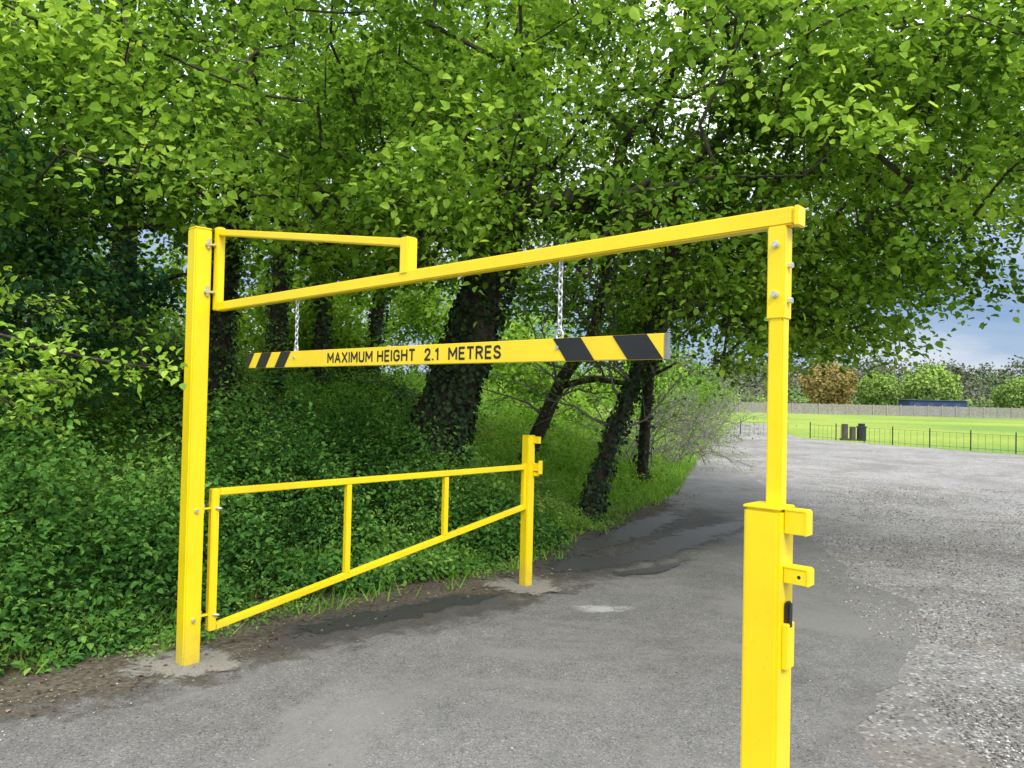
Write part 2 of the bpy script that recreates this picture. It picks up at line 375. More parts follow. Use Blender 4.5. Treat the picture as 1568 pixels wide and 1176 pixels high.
bx('drop_post',R0+Zv*2.07,ax,(.0265,.0265,.47),YEL,bar)
bx('drop_sleeve',R0+Zv*2.395,ax,(.031,.031,.158),YEL,bar,.004)
for z in (2.49,2.32):
    cyl('sleeve_bolt_front',R0+Zv*z+NC*.03,R0+Zv*z+NC*.040,.0115,GALV,bar,12)
    cyl('sleeve_bolt_head',R0+Zv*z+NC*.038,R0+Zv*z+NC*.045,.008,GALV,bar,6)
for z in (2.42,2.30):
    cyl('sleeve_bolt_side',R0+Zv*z+B*.03,R0+Zv*z+B*.047,.010,GALV,bar,6)
def br(z,hz,ext,nm):
    c=BP+B*(.0625+ext/2)+Zv*z
    bx(nm+'_plate',c-NC*.02,(B,-NC,Zv),(ext/2,.004,hz),YEL,bar,.002)
    bx(nm+'_front',c+NC*.02,(B,-NC,Zv),(ext/2-.001,.004,hz-.001),YEL,bar,.002)
    bx(nm+'_lip',BP+B*(.0625+ext)+Zv*z,(B,-NC,Zv),(.004,.026,hz),YEL,bar,.002)
    bx(nm+'_web',c+Zv*hz,(B,-NC,Zv),(ext/2,.026,.004),YEL,bar,.002)
br(1.560,.040,.072,'upper_latch'); br(1.385,.027,.080,'lower_latch')
cyl('latch_hole',BP+B*.115+NC*.0235+Zv*1.385,BP+B*.115+NC*.0245+Zv*1.385,.006,BLK,bar)
bx('padlock_body',BP+B*.072+Zv*1.25,ax,(.010,.016,.045),BLK,bar,.006)
bx('lock_shroud',BP+B*.072+Zv*1.15,ax,(.010,.03,.075),YEL,bar,.003)
zc=2.16; hh=.050
sb=bx('sign_board',on((.112+.894)/2,zc),ax,(L*(.894-.112)/2,.012,hh),SIGNY,bar,.003)
def stripe(t0,t1,sl,nm):
    h=hh-.001; k=sl*.075/2/L
    a=[(t0-k,-h),(t1-k,-h),(t1+k,h),(t0+k,h)]
    lo,hi=.1125,.8935
    def clip(P,f):
        R=[]
        for i in range(len(P)):
            p=P[i];q=P[(i+1)%len(P)];a_=f(p);b_=f(q)
            if a_>=0:R.append(p)
            if a_*b_<0:
                s=a_/(a_-b_);R.append((p[0]+(q[0]-p[0])*s,p[1]+(q[1]-p[1])*s))
        return R
    a=clip(clip(a,lambda p:p[0]-lo),lambda p:hi-p[0])
    me=bpy.data.meshes.new(nm)
    n=len(a); V=[on(t,zc+z,.0125) for t,z in a]+[on(t,zc+z,.0145) for t,z in a]
    F=[list(range(n,2*n))]+[[i,(i+1)%n,(i+1)%n+n,i+n] for i in range(n)]
    me.from_pydata(V,[],F); me.materials.append(BLK); link(bpy.data.objects.new(nm,me),bar)
for i,(t0,t1) in enumerate([(.100,.128),(.152,.182),(.210,.238)]): stripe(t0,t1,1,'stripe_left_%d'%i)
for i,(t0,t1) in enumerate([(.770,.806),(.845,.884)]): stripe(t0,t1,-1,'stripe_right_%d'%i)
bx('board_end_cap',on(.8955,zc),ax,(.006,.013,hh+.001),STEEL,bar,.001)
GL_={'M':(.72,[[(0,0),(0,1),(.36,.3),(.72,1),(.72,0)]]),'A':(.66,[[(0,0),(.33,1),(.66,0)],[(.13,.32),(.53,.32)]]),'X':(.62,[[(0,0),(.62,1)],[(0,1),(.62,0)]]),
'I':(0,[[(0,0),(0,1)]]),'U':(.56,[[(0,1),(0,.25),(.08,.07),(.28,0),(.48,.07),(.56,.25),(.56,1)]]),'H':(.56,[[(0,0),(0,1)],[(.56,0),(.56,1)],[(0,.52),(.56,.52)]]),
'E':(.46,[[(.46,1),(0,1),(0,0),(.46,0)],[(0,.52),(.4,.52)]]),'G':(.58,[[(.56,.78),(.47,.94),(.29,1),(.09,.92),(0,.7),(0,.3),(.09,.08),(.29,0),(.49,.07),(.58,.22),(.58,.48),(.33,.48)]]),
'T':(.54,[[(0,1),(.54,1)],[(.27,1),(.27,0)]]),'2':(.52,[[(.02,.74),(.08,.93),(.26,1),(.44,.93),(.5,.75),(.44,.55),(0,0),(.52,0)]]),'.':(0,[[(0,0),(0,.03)]]),'1':(.2,[[(0,.8),(.2,1),(.2,0)]]),
'R':(.54,[[(0,0),(0,1),(.3,1),(.47,.93),(.52,.76),(.47,.6),(.3,.52),(0,.52)],[(.27,.52),(.54,0)]]),'S':(.52,[[(.49,.8),(.41,.95),(.26,1),(.08,.93),(.02,.76),(.08,.6),(.44,.43),(.52,.26),(.44,.07),(.26,0),(.08,.05),(0,.22)]])}
def lettering(body,t0,t1,h):
    x=0;seg=[]
    for ch in body:
        if ch==' ': x+=.42; continue
        w,st=GL_[ch]
        for s in st:
            for i in range(len(s)-1): seg.append(((s[i][0]+x,s[i][1]),(s[i+1][0]+x,s[i+1][1])))
        x+=w+.30
    W=x-.30; th=.112; sx_=(t1-t0)*L/W; V=[];F=[]
    for q,(a,b) in enumerate(seg):
        ax_,az=a[0]*sx_,(a[1]-.5)*h; bx_,bz_=b[0]*sx_,(b[1]-.5)*h; dx,dz=bx_-ax_,bz_-az; l=math.hypot(dx,dz); dx/=l;dz/=l; T=th*h; e=T*.55
        ax_-=dx*e;az-=dz*e;bx_+=dx*e;bz_+=dz*e
        o=.0130+.00003*(q%7)
        bi=len(V)
        for px,pz in ((ax_+dz*T,az-dx*T),(bx_+dz*T,bz_-dx*T),(bx_-dz*T,bz_+dx*T),(ax_-dz*T,az+dx*T)): V.append(on(t0+px/L,zc+pz,o))
        F.append([bi,bi+1,bi+2,bi+3])
    me=bpy.data.meshes.new('lettering'); me.from_pydata(V,[],F); me.materials.append(BLK); link(bpy.data.objects.new('lettering',me),bar)
lettering('MAXIMUM HEIGHT  2.1  METRES',.347,.685,.053)
def torus_link(V,F,c,u,w,hl,hw,r,k=16,m=6):
    base=len(V); 
    nn=u.cross(w)
    for i in range(k):
        an=i/k*2*math.pi; ca,sa=math.cos(an),math.sin(an)
        p=c+w*(hw*ca)+u*(hl*(abs(sa)**.8)*(1 if sa>0 else -1)); rad=(w*ca+u*sa).normalized()
        for j in range(m):
            b=j/m*2*math.pi; V.append(p+rad*(r*math.cos(b))+nn*(r*math.sin(b)))
    for i in range(k):
        for j in range(m):
            F.append([base+i*m+j,base+((i+1)%k)*m+j,base+((i+1)%k)*m+(j+1)%m,base+i*m+(j+1)%m])
for t in (.2575,.767):
    V=[];F=[]
    z=2.525+.03*t; i=0; pitch=.026
    while z>2.245:
        w=B if i%2 else NC
        torus_link(V,F,on(t,z-.016),Zv,w,.0170,.0092,.0038); z-=pitch; i+=1
    torus_link(V,F,on(t,2.225),Zv,B,.022,.018,.0055)
    o=np_mesh('chain',np.array([v[:] for v in V]),np.array(F),GALV,bar,smooth=True)
    cyl('eye_bolt',on(t,2.17,.011),on(t,2.17,.02),.008,GALV,bar)
    cyl('eye_stem',on(t,2.215),on(t,2.19),.006,GALV,bar)
gate=empty('swing_gate')
K0=Vector((.185,7.78,0)); G0=Vector((-2.155,5.50,0)); G=(K0-G0); GL=G.length; g=G.normalized(); gs=g.cross(Zv)
def og(s,z): v=G0+g*s; return Vector((v.x,v.y,z))
gax=(g,gs,Zv)
bx('hinge_stile',og(0,.725),gax,(.029,.029,.515),YEL,gate)
rail('top_rail',og(.03,1.215),og(GL-.06,1.24),.048,.052,YEL,gate)
rail('diagonal_rail',og(.03,.235),og(GL-.06,.83),.048,.052,YEL,gate)
for f in (.345,.665):
    s=GL*f; zb=.235+(.83-.235)*(s-.03)/(GL-.09)
    bx('upright',og(s,(zb+1.22)/2),gax,(.024,.0235,(1.195-zb-.02)/2),YEL,gate,.004)
bx('end_plate',og(GL-.06,1.04),gax,(.02,.024,.235),YEL,gate)
for z in (1.10,.33):
    c=(P0+G0)/2+Zv*z
    rail('hinge_strap',P0+Zv*z,og(0,z),.035,.012,YEL,gate,.002)
    cyl('hinge_pin',c-Zv*.03,c+Zv*.035,.012,GALV,gate)
    cyl('hinge_bolt',P0+Zv*z+B*.062,P0+Zv*z+B*.085,.013,GALV,gate,6)
    cyl('stile_bolt',og(.0,z)+B*.03,og(.03,z)+B*.06,.009,GALV,gate,8)
kp=empty('gate_keeper_post')
bx('post',K0+Zv*.78,gax,(.05,.05,.78),YEL,kp,.008)
bx('post_cap',K0+Zv*1.563,gax,(.048,.048,.004),YEL,kp,.002)
bx('catch_top',K0+Vector((.085,-.03,1.52)),ax,(.04,.02,.035),YEL,kp,.003)
bx('catch_mid',K0+Vector((.085,-.03,1.24)),ax,(.045,.02,.04),YEL,kp,.003)
bx('catch_plate',K0+Vector((.125,-.05,1.24)),ax,(.006,.03,.07),YEL,kp,.003)
bx('catch_low',K0+Vector((.085,-.03,1.17)),ax,(.03,.015,.02),YEL,kp,.003)

# ------------------------------------------------------------------ vegetation materials
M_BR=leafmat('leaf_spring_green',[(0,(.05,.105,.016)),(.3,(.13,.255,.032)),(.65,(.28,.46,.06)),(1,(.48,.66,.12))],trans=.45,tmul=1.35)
M_MID=leafmat('leaf_mid_green',[(0,(.055,.115,.02)),(.5,(.14,.275,.04)),(1,(.29,.46,.07))],trans=.42,tmul=1.35)
M_DK=leafmat('leaf_dark_green',[(0,(.018,.055,.028)),(.5,(.045,.12,.05)),(1,(.12,.24,.07))],trans=.25,tmul=1.3)
M_IVY=leafmat('leaf_ivy',[(0,(.012,.024,.011)),(.5,(.03,.06,.02)),(1,(.07,.115,.035))],trans=0,rough=.5,spec=.3)
M_UND=leafmat('leaf_nettle',[(0,(.03,.09,.022)),(.45,(.085,.215,.042)),(.8,(.17,.34,.065)),(1,(.30,.48,.10))],trans=.3,tmul=1.3)
M_CP=leafmat('leaf_cow_parsley',[(0,(.07,.15,.033)),(.5,(.17,.33,.065)),(1,(.32,.48,.12))],trans=.35,tmul=1.3)
M_GR=leafmat('grass_blades',[(0,(.08,.17,.022)),(.6,(.20,.40,.045)),(1,(.36,.47,.11))],trans=.3,tmul=1.3)
BARK=simple('bark_mat',(.06,.05,.04),.9,var=.5,scale=9,bump=.9,bscale=25,spec=.1)
TWIG=simple('twig_mat',(.22,.20,.175),.9,var=.3,scale=5,spec=.1)

def nz(P,s,seed=0):
    return np.array([noise.noise(Vector((p[0]*s+seed,p[1]*s-seed,p[2]*s))) for p in P])

def grow(base_nodes,targets,jit,sag):
    nodes=[np.array(b,float) for b in base_nodes]; par=[-1]+list(range(len(base_nodes)-1)); cnt=[0]*len(nodes)
    order=np.argsort(np.linalg.norm(targets-np.mean(base_nodes,axis=0),axis=1))
    arr=np.zeros((len(nodes)+len(targets)*14,3)); arr[:len(nodes)]=nodes; n=len(nodes)
    for o in order:
        t=targets[o]; d=np.linalg.norm(arr[2:n]-t,axis=1)
        d=d+.35*np.maximum(arr[2:n,2]-t[2]+.3,0)
        i=int(np.argmin(d))+2; a=arr[i].copy(); L=np.linalg.norm(t-a); k=max(1,min(12,int(L/.45)))
        prev=i
        for q in range(1,k+1):
            f=q/k; p=a+(t-a)*f+ (rng.normal(0,jit,3)*L*.12 if q<k else 0); p[2]+=sag*L*math.sin(f*math.pi)
            arr[n]=p; par.append(prev); cnt.append(0); prev=n; n+=1
        cnt[prev]+=1
    cnt=np.array(cnt,float)
    for i in range(n-1,0,-1):
        if par[i]>=0: cnt[par[i]]+=cnt[i]
    return arr[:n],np.array(par),cnt
def vis(p):
    return p[2]<2.5+.60*p[1] and abs(p[0])<.88*p[1]+.6
def tree(name,trunk,trad,crowns,ncl,lpc,lsize,mat,zmin,seed=0,crad=.6,ivy=0,ivymax=5,gap=-.12,rb=.0055,filt=None,center=None,bias=.5,shade=.3):
    e=empty(name)
    o,pl,pr=polytube('trunk',trunk,trad,BARK,e,wob=.18,seed=seed)
    w=np.array([c[1][0]*c[1][1]*c[1][2] for c in crowns]); w=w/w.sum(); T=[]; IN=[]
    tries=0
    while len(T)<ncl and tries<ncl*60:
        tries+=1
        c,r=crowns[rng.choice(len(crowns),p=w)]
        v=rng.normal(size=3); v/=np.linalg.norm(v); q=rng.random()**(1/3*bias); v*=q
        p=np.array(c)+v*np.array(r)
        if p[2]<zmin(p[0],p[1]) or not vis(p): continue
        gp_=gap(p) if callable(gap) else gap
        if noise.noise(Vector((p[0]*.55+seed,p[1]*.55,p[2]*.8)))+.5*noise.noise(Vector((p[0]*1.4,p[1]*1.4+seed,p[2]*1.6)))<gp_: continue
        if filt and not filt(p): continue
        T.append(p)
    T=np.array(T)
    up=pl[len(pl)//3:]
    arr,par,cnt=grow(up[::3],T,1.,-.02)
    idx=np.arange(len(arr)); k=(par>=0)&(idx>=len(up[::3]))
    ra=rb*np.sqrt(np.maximum(cnt[par[k]],.5)+.3); rbb=rb*np.sqrt(np.maximum(cnt[idx[k]],.5)*.9+.2)
    ra=np.minimum(ra,rbb*1.5)
    tubes('limbs',arr[par[k]],arr[idx[k]],ra,rbb,BARK,e,k=5)
    ct=np.array(center if center is not None else crowns[0][0])
    nl=len(T)*lpc; ci=np.repeat(np.arange(len(T)),lpc)
    O=T-ct; O[:,2]=0; O=unit(O+rng.normal(0,.3,O.shape)*[1,1,0]); TT=np.stack([-O[:,1],O[:,0],np.zeros(len(O))],1)
    R=crad*rng.uniform(.6,1.3,len(T))[ci]
    tw=rng.integers(0,7,nl); ang=(tw-3)*.42+rng.normal(0,.07,nl); ln=rng.uniform(-.15,1.1,nl)
    a=np.cos(ang)*ln; b=np.sin(ang)*ln
    th=rng.normal(0,.11,nl)+((tw*37+ci*13)%5-2)*.09
    P=T[ci]+(O[ci]*(a*R)[:,None]+TT[ci]*(b*R)[:,None]); P+=rng.normal(0,.075,P.shape)*R[:,None]/.6
    P[:,2]+=th*R-.25*R*(ln**2)
    D=O[ci]*np.cos(ang)[:,None]+TT[ci]*np.sin(ang)[:,None]+rng.normal(0,.8,(nl,3)); D[:,2]-=.4
    Nn=rng.normal(0,.55,(nl,3)); Nn[:,2]+=1; Nn[:,1]-=.15
    # crown light and shade put into leaf tint: outer clusters paler, inner darker
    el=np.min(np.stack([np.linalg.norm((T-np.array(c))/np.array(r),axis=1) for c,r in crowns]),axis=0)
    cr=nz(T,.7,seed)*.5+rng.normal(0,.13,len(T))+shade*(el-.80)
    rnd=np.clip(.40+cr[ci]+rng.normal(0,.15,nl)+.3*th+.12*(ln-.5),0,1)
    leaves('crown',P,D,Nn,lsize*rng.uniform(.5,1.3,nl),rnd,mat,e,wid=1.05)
    if ivy:
        ivy_on(pl,pr,ivy,ivymax,e,seed)
    return e
def ivy_on(pl,pr,n,zmax,e,seed=0):
    k=pl[:,2]<zmax; q=pl[k]; r=pr[k]; i=rng.integers(0,len(q)-1,n); f=rng.random(n)[:,None]
    c=q[i]*(1-f)+q[i+1]*f; rr=r[i]; an=rng.uniform(0,6.283,n)
    o=np.stack([np.cos(an),np.sin(an),np.zeros(n)],1)
    bump=1+.35*np.array([noise.noise(Vector((o_[0]*1.5+seed,o_[1]*1.5,c_[2]*1.6))) for o_,c_ in zip(o,c)])
    P=c+o*(rr*bump+rng.uniform(.0,.08,n))[:,None]
    D=o*.4+rng.normal(0,.5,(n,3)); D[:,2]-=.8; Nn=o+rng.normal(0,.4,(n,3)); Nn[:,2]+=.3
    leaves('ivy',P,D,Nn,rng.uniform(.04,.09,n),np.clip(rng.normal(.45,.22,n),0,1),M_IVY,e,wid=1.4)

def hz(x,y): return float(height(np.array([x]),np.array([y]))[0])
def zmain(x,y):
    z=3.0+.25*math.sin(x*1.7)+.2*math.sin(y*1.3+x)
    if x>2.5: z-=.30
    if x>4.9: z=max(z,2.8+(x-4.9)*1.05-.10*(y-10))
    if y<9: z=max(z,3.0+(9-y)*.32)
    if x<2.0 and y>8.5: z=max(z,3.9-.15*abs(math.sin(x)))
    return z
bz=hz(-1.06,11)
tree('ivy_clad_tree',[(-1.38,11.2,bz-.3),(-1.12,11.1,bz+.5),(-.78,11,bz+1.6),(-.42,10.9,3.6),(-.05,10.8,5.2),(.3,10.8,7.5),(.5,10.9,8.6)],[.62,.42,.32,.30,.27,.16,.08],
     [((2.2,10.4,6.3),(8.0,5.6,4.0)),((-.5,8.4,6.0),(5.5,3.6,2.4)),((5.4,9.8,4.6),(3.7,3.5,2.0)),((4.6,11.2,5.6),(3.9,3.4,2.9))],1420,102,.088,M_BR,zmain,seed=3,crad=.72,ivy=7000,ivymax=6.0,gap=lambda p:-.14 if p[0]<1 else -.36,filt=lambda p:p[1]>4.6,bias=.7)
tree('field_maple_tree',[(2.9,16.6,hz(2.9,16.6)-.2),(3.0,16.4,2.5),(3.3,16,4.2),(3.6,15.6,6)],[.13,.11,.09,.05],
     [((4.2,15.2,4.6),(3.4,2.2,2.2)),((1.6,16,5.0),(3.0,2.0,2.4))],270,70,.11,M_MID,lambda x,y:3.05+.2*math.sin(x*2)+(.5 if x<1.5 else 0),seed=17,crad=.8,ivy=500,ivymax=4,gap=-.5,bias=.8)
def zl(x,y):
    z=3.5+.3*math.sin(x*1.3)
    if y<8: z=max(z,3.3+(8-y)*.25)
    return z
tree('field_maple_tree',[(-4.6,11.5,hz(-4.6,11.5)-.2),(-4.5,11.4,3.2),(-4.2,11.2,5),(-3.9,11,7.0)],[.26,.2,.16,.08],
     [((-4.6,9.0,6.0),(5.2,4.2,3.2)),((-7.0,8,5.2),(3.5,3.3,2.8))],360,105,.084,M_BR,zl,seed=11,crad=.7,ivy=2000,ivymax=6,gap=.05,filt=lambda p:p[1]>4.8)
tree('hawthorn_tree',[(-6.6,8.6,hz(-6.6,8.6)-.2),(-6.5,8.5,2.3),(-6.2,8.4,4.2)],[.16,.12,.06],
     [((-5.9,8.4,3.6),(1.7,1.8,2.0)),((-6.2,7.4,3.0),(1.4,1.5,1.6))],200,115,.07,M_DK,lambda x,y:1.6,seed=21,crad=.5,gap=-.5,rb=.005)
wood=[(-7.8,15,.22,1),(-4.75,15,.15,1),(-4.25,17,.14,1),(-3.35,18,.13,1),(-10,14,.2,0),(-5.5,21,.2,0)]
for i,(x,y,r,iv) in enumerate(wood):
    z=hz(x,y); lx=rng.normal(0,.4)
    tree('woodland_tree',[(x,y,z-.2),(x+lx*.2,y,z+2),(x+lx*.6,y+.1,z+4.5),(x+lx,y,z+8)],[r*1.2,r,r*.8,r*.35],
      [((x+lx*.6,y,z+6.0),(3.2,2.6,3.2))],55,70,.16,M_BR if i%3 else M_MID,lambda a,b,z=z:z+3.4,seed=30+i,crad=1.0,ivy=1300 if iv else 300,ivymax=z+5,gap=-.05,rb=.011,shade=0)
def stem(name,pts,rad,ivyn,sd,nb=10,blen=1.4,leafy=0):
    e=empty(name); o,pl,pr=polytube('trunk',pts,rad,BARK,e,wob=.2,seed=sd,k=10)
    A=[];Bb=[];ra=[];rb_=[];Tp=[]
    for i in range(nb):
        p=pl[rng.integers(len(pl)//3,len(pl))]; d=rng.normal(size=3); d[2]=abs(d[2])*.6+.1; d/=np.linalg.norm(d); l=blen*rng.uniform(.5,1.2); r=.03
        for s in range(5):
            q=p+d*l/5; A.append(p);Bb.append(q);ra.append(r);rb_.append(r*.75)
            if s>0:
                for _ in range(3):
                    dd=d+rng.normal(0,.7,3); tt=q+dd*l*.25; A.append(q);Bb.append(tt);ra.append(r*.4);rb_.append(.003); Tp.append(tt)
            p=q;r*=.75; d=d+rng.normal(0,.25,3); d/=np.linalg.norm(d)
    tubes('branches',A,Bb,ra,rb_,TWIG,e,k=5)
    if ivyn: ivy_on(pl,pr,ivyn,6,e,sd)
    if leafy:
        Tp=np.array(Tp); ci=rng.integers(0,len(Tp),leafy); P=Tp[ci]+rng.normal(0,.16,(leafy,3)); D=rng.normal(size=(leafy,3)); Nn=rng.normal(0,.5,(leafy,3)); Nn[:,2]+=1
        leaves('foliage',P,D,Nn,rng.uniform(.04,.08,leafy),np.clip(rng.normal(.55,.2,leafy),0,1),M_MID,e)
    return e
def gp(x,y,dz): return (x,y,hz(x,y)+dz)
stem('leaning_tree',[gp(-.05,14.0,-.3),(.3,14,hz(.15,14)+.25),(.95,14,2.35),(1.45,14,3.1),(1.75,13.8,4.6)],[.15,.13,.12,.10,.07],200,41,12,1.8,900)
stem('leaning_tree',[(.8,14,2.15),(1.5,13.9,2.32),(2.2,13.8,2.28),(2.9,13.6,2.6)],[.06,.05,.04,.02],0,42,6,1.0,150)
stem('ivy_clad_stump_tree',[gp(1.2,11.9,-.2),(1.35,11.9,hz(1.2,11.9)+.4),(1.75,12,1.7),(2.05,12.1,2.5),(2.5,12.2,3.9)],[.17,.14,.11,.09,.06],1500,43,14,1.8,1100)

def shrub(name,x,y,R,H,ns,leafy,mat,sd,tw=TWIG,droop=.5,ls=.06,thick=1.0):
    e=empty(name); z0=hz(x,y); A=[];Bb=[];ra=[];rb_=[];tips=[]
    for i in range(ns):
        an=rng.uniform(0,6.28); p=np.array([x+rng.normal(0,R*.2),y+rng.normal(0,R*.2),z0-.05]); el=rng.uniform(.5,1.4)
        d=np.array([math.cos(an)*math.cos(el),math.sin(an)*math.cos(el),math.sin(el)]); l=(R+H)*.55*rng.uniform(.6,1.1); r=.016*thick
        for s in range(7):
            q=p+d*l/7; A.append(p);Bb.append(q);ra.append(r);rb_.append(r*.8)
            if s>1:
                for _ in range(4):
                    dd=d*.7+rng.normal(0,.6,3); t1=q+dd*l*.14; A.append(q);Bb.append(t1);ra.append(r*.5);rb_.append(r*.3)
                    t2=t1+(dd+rng.normal(0,.4,3)-[0,0,.2])*l*.12; A.append(t1);Bb.append(t2);ra.append(r*.3);rb_.append(.002*thick); tips.append(t2); tips.append(t1)
            p=q; r*=.82; d=d+rng.normal(0,.15,3); d[2]-=droop*.16; d/=np.linalg.norm(d)
    tubes('stems',A,Bb,ra,rb_,tw,e,k=4)
    T=np.array(tips); ci=rng.integers(0,len(T),leafy); P=T[ci]+rng.normal(0,.14,(leafy,3)); D=rng.normal(size=(leafy,3)); Nn=rng.normal(0,.6,(leafy,3)); Nn[:,2]+=1
    leaves('foliage',P,D,Nn,ls*rng.uniform(.6,1.3,leafy),np.clip(rng.normal(.5,.2,leafy)+nz(P,.8,sd)*.3,0,1),mat,e)
    return e
shrub('bare_shrub',4.6,22.5,2.1,2.9,34,1200,M_BR,51,thick=1.5,droop=1.2)
shrub('bare_shrub',6.8,28.5,2.2,3.2,34,1000,M_BR,52,thick=1.8,droop=1.2)
shrub('bare_shrub',9.4,37,2.6,3.6,30,2000,M_MID,53,ls=.10,thick=2.0,droop=1.2)
shrub('bare_shrub',2.9,19.0,1.6,2.6,24,1200,M_BR,54,thick=1.3,droop=1.2)
shrub('hedge_shrub',7.6,44,3.2,4.5,20,5000,M_MID,55,ls=.22)
shrub('hedge_shrub',3.0,37,3.4,5.0,20,5000,M_BR,56,ls=.22)
shrub('hedge_shrub',11.5,54,3.0,4.0,16,4000,M_MID,57,ls=.27)
shrub('hedge_shrub',16,66,3.0,4.0,16,4000,M_MID,58,ls=.29)
for i,(x,y,R,H) in enumerate([(-10.5,19,3.5,4.0),(-7.5,24,4,4.5),(-3.5,25,4,4.5),(-.5,30,4,5),(-9.0,12.5,2.2,2.8),(-5.6,18.5,2.0,2.6),(.2,25,2.4,2.4)]):
    shrub('woodland_shrub',x,y,R,H,16,4500,[M_BR,M_MID,M_BR][i%3],60+i,tw=BARK,ls=.16)

# ------------------------------------------------------------------ ground cover
def scatter(n,xr,yr,fn):
    X=rng.uniform(*xr,n); Y=rng.uniform(*yr,n); d=sdist(X,Y); k=fn(X,Y,d); return X[k],Y[k],d[k]
def undergrowth(name,X,Y,d,lp,hmax,ls,mat,spread=.16,bright=0,wid=.8,lean_s=.18,cl=1.3):
    n=len(X); Z=height(X,Y); ci=np.repeat(np.arange(n),lp); nl=n*lp
    lump=np.array([noise.noise(Vector((x*.9,y*.9,7)))+.6*noise.noise(Vector((x*2.6,y*2.6,3))) for x,y in zip(X,Y)])
    H=hmax*(.25+.75*sm(.0,1.6,d))*rng.uniform(.4,1.2,n)*np.clip(1+cl*lump,.2,2.2)
    f=rng.random(nl)**.6; lean=rng.normal(0,lean_s,(n,2)); an=rng.uniform(0,6.28,nl); rr=spread*rng.uniform(.2,1,nl)*(1.15-.6*f)
    P=np.stack([X[ci]+lean[ci,0]*f*H[ci]+np.cos(an)*rr,Y[ci]+lean[ci,1]*f*H[ci]+np.sin(an)*rr,Z[ci]+f*H[ci]],1)
    D=np.stack([np.cos(an),np.sin(an),rng.uniform(-.9,.5,nl)],1)+rng.normal(0,.35,(nl,3)); Nn=rng.normal(0,.55,(nl,3)); Nn[:,2]+=1; Nn[:,1]-=.25
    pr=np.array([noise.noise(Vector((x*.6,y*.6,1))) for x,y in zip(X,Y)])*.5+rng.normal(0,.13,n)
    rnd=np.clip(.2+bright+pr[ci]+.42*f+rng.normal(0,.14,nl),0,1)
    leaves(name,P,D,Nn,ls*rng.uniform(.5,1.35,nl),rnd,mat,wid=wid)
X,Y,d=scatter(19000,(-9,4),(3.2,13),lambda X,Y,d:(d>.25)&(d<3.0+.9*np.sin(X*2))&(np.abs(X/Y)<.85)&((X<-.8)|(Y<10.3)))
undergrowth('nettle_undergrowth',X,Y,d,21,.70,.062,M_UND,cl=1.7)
X,Y,d=scatter(11000,(-9,4),(3.2,13),lambda X,Y,d:(d>.0)&(d<2.8)&(np.abs(X/Y)<.85)&(np.sin(X*2.3+Y)+np.sin(Y*2.9-X*1.3)>.0))
undergrowth('cow_parsley',X,Y,d,32,.58,.036,M_CP,spread=.17,wid=.7,bright=.08,cl=1.7)
X,Y,d=scatter(10000,(-14,3),(8,20),lambda X,Y,d:(d>2.4)&(X/Y>-.85)&(X<-.9)&(np.sin(X*1.1+Y*.8)+.5*np.sin(Y*1.7)<.15))
undergrowth('ivy_groundcover',X,Y,d,10,.22,.095,M_IVY,spread=.2,wid=1.1)
X,Y,d=scatter(15000,(-12,9),(8.5,34),lambda X,Y,d:(d>.5)&(X>-7)&(d<11)&((X>-.9)|(Y>12)|(d>3.2)))
undergrowth('bright_undergrowth',X,Y,d,10,.32,.085,M_GR,spread=.22,bright=.18,wid=.6)
X,Y,d=scatter(1400,(-10,1),(6,16),lambda X,Y,d:(d>2.2)&(np.abs(X/Y)<.85)&(X<-.5))
undergrowth('bramble_undergrowth',X,Y,d,26,.95,.055,M_UND,spread=.24,bright=.08,cl=1.8)
def grass(name,X,Y,h,mat):
    n=len(X); Z=height(X,Y); an=rng.uniform(0,6.28,n); hh_=h*rng.uniform(.4,1.2,n); w=.0045+.0014*np.hypot(X,Y)*.5; ln=rng.normal(0,.45,(n,2))*hh_[:,None]
    b=np.stack([X,Y,Z-.01],1); s=np.stack([np.cos(an),np.sin(an),np.zeros(n)],1)*w[:,None]
    tip=b+np.stack([ln[:,0],ln[:,1],hh_*.95],1)
    V=np.stack([b-s,b+s,tip],1).reshape(-1,3)
    F=(np.arange(n)*3)[:,None]+np.arange(3)[None]
    np_mesh(name,V,F,mat,face_rnd=np.clip(rng.normal(.5,.22,n),0,1))
X,Y,d=scatter(260000,(-9,12),(2.5,40),lambda X,Y,d:(d>-.15)&(d<1.0+.5*sm(9,16,Y)*6)&(rng.random(len(X))<np.where(Y<12,1,.5))&(np.abs(X/Y)<1))
lum=np.array([noise.noise(Vector((x*2.3,y*2.3,0))) for x,y in zip(X,Y)])
k=(d>.34-.45*sm(11,15,Y))|((lum>.02+.25*(.4-d))&(rng.random(len(X))<.8))
grass('grass',X[k],Y[k],.19,M_GR)
X,Y,d=scatter(14000,(-6,5),(3.5,16),lambda X,Y,d:(d>-.6)&(d<.5))
n=len(X); M_LIT=leafmat('dead_leaves',[(0,(.05,.035,.022)),(.6,(.14,.10,.06)),(1,(.30,.24,.13))],trans=0)
leaves('leaf_litter',np.stack([X,Y,np.maximum(height(X,Y),.014)+.008],1),rng.normal(size=(n,3))*[1,1,.15],rng.normal(0,.2,(n,3))+[0,0,1],rng.uniform(.012,.038,n),rng.random(n),M_LIT)

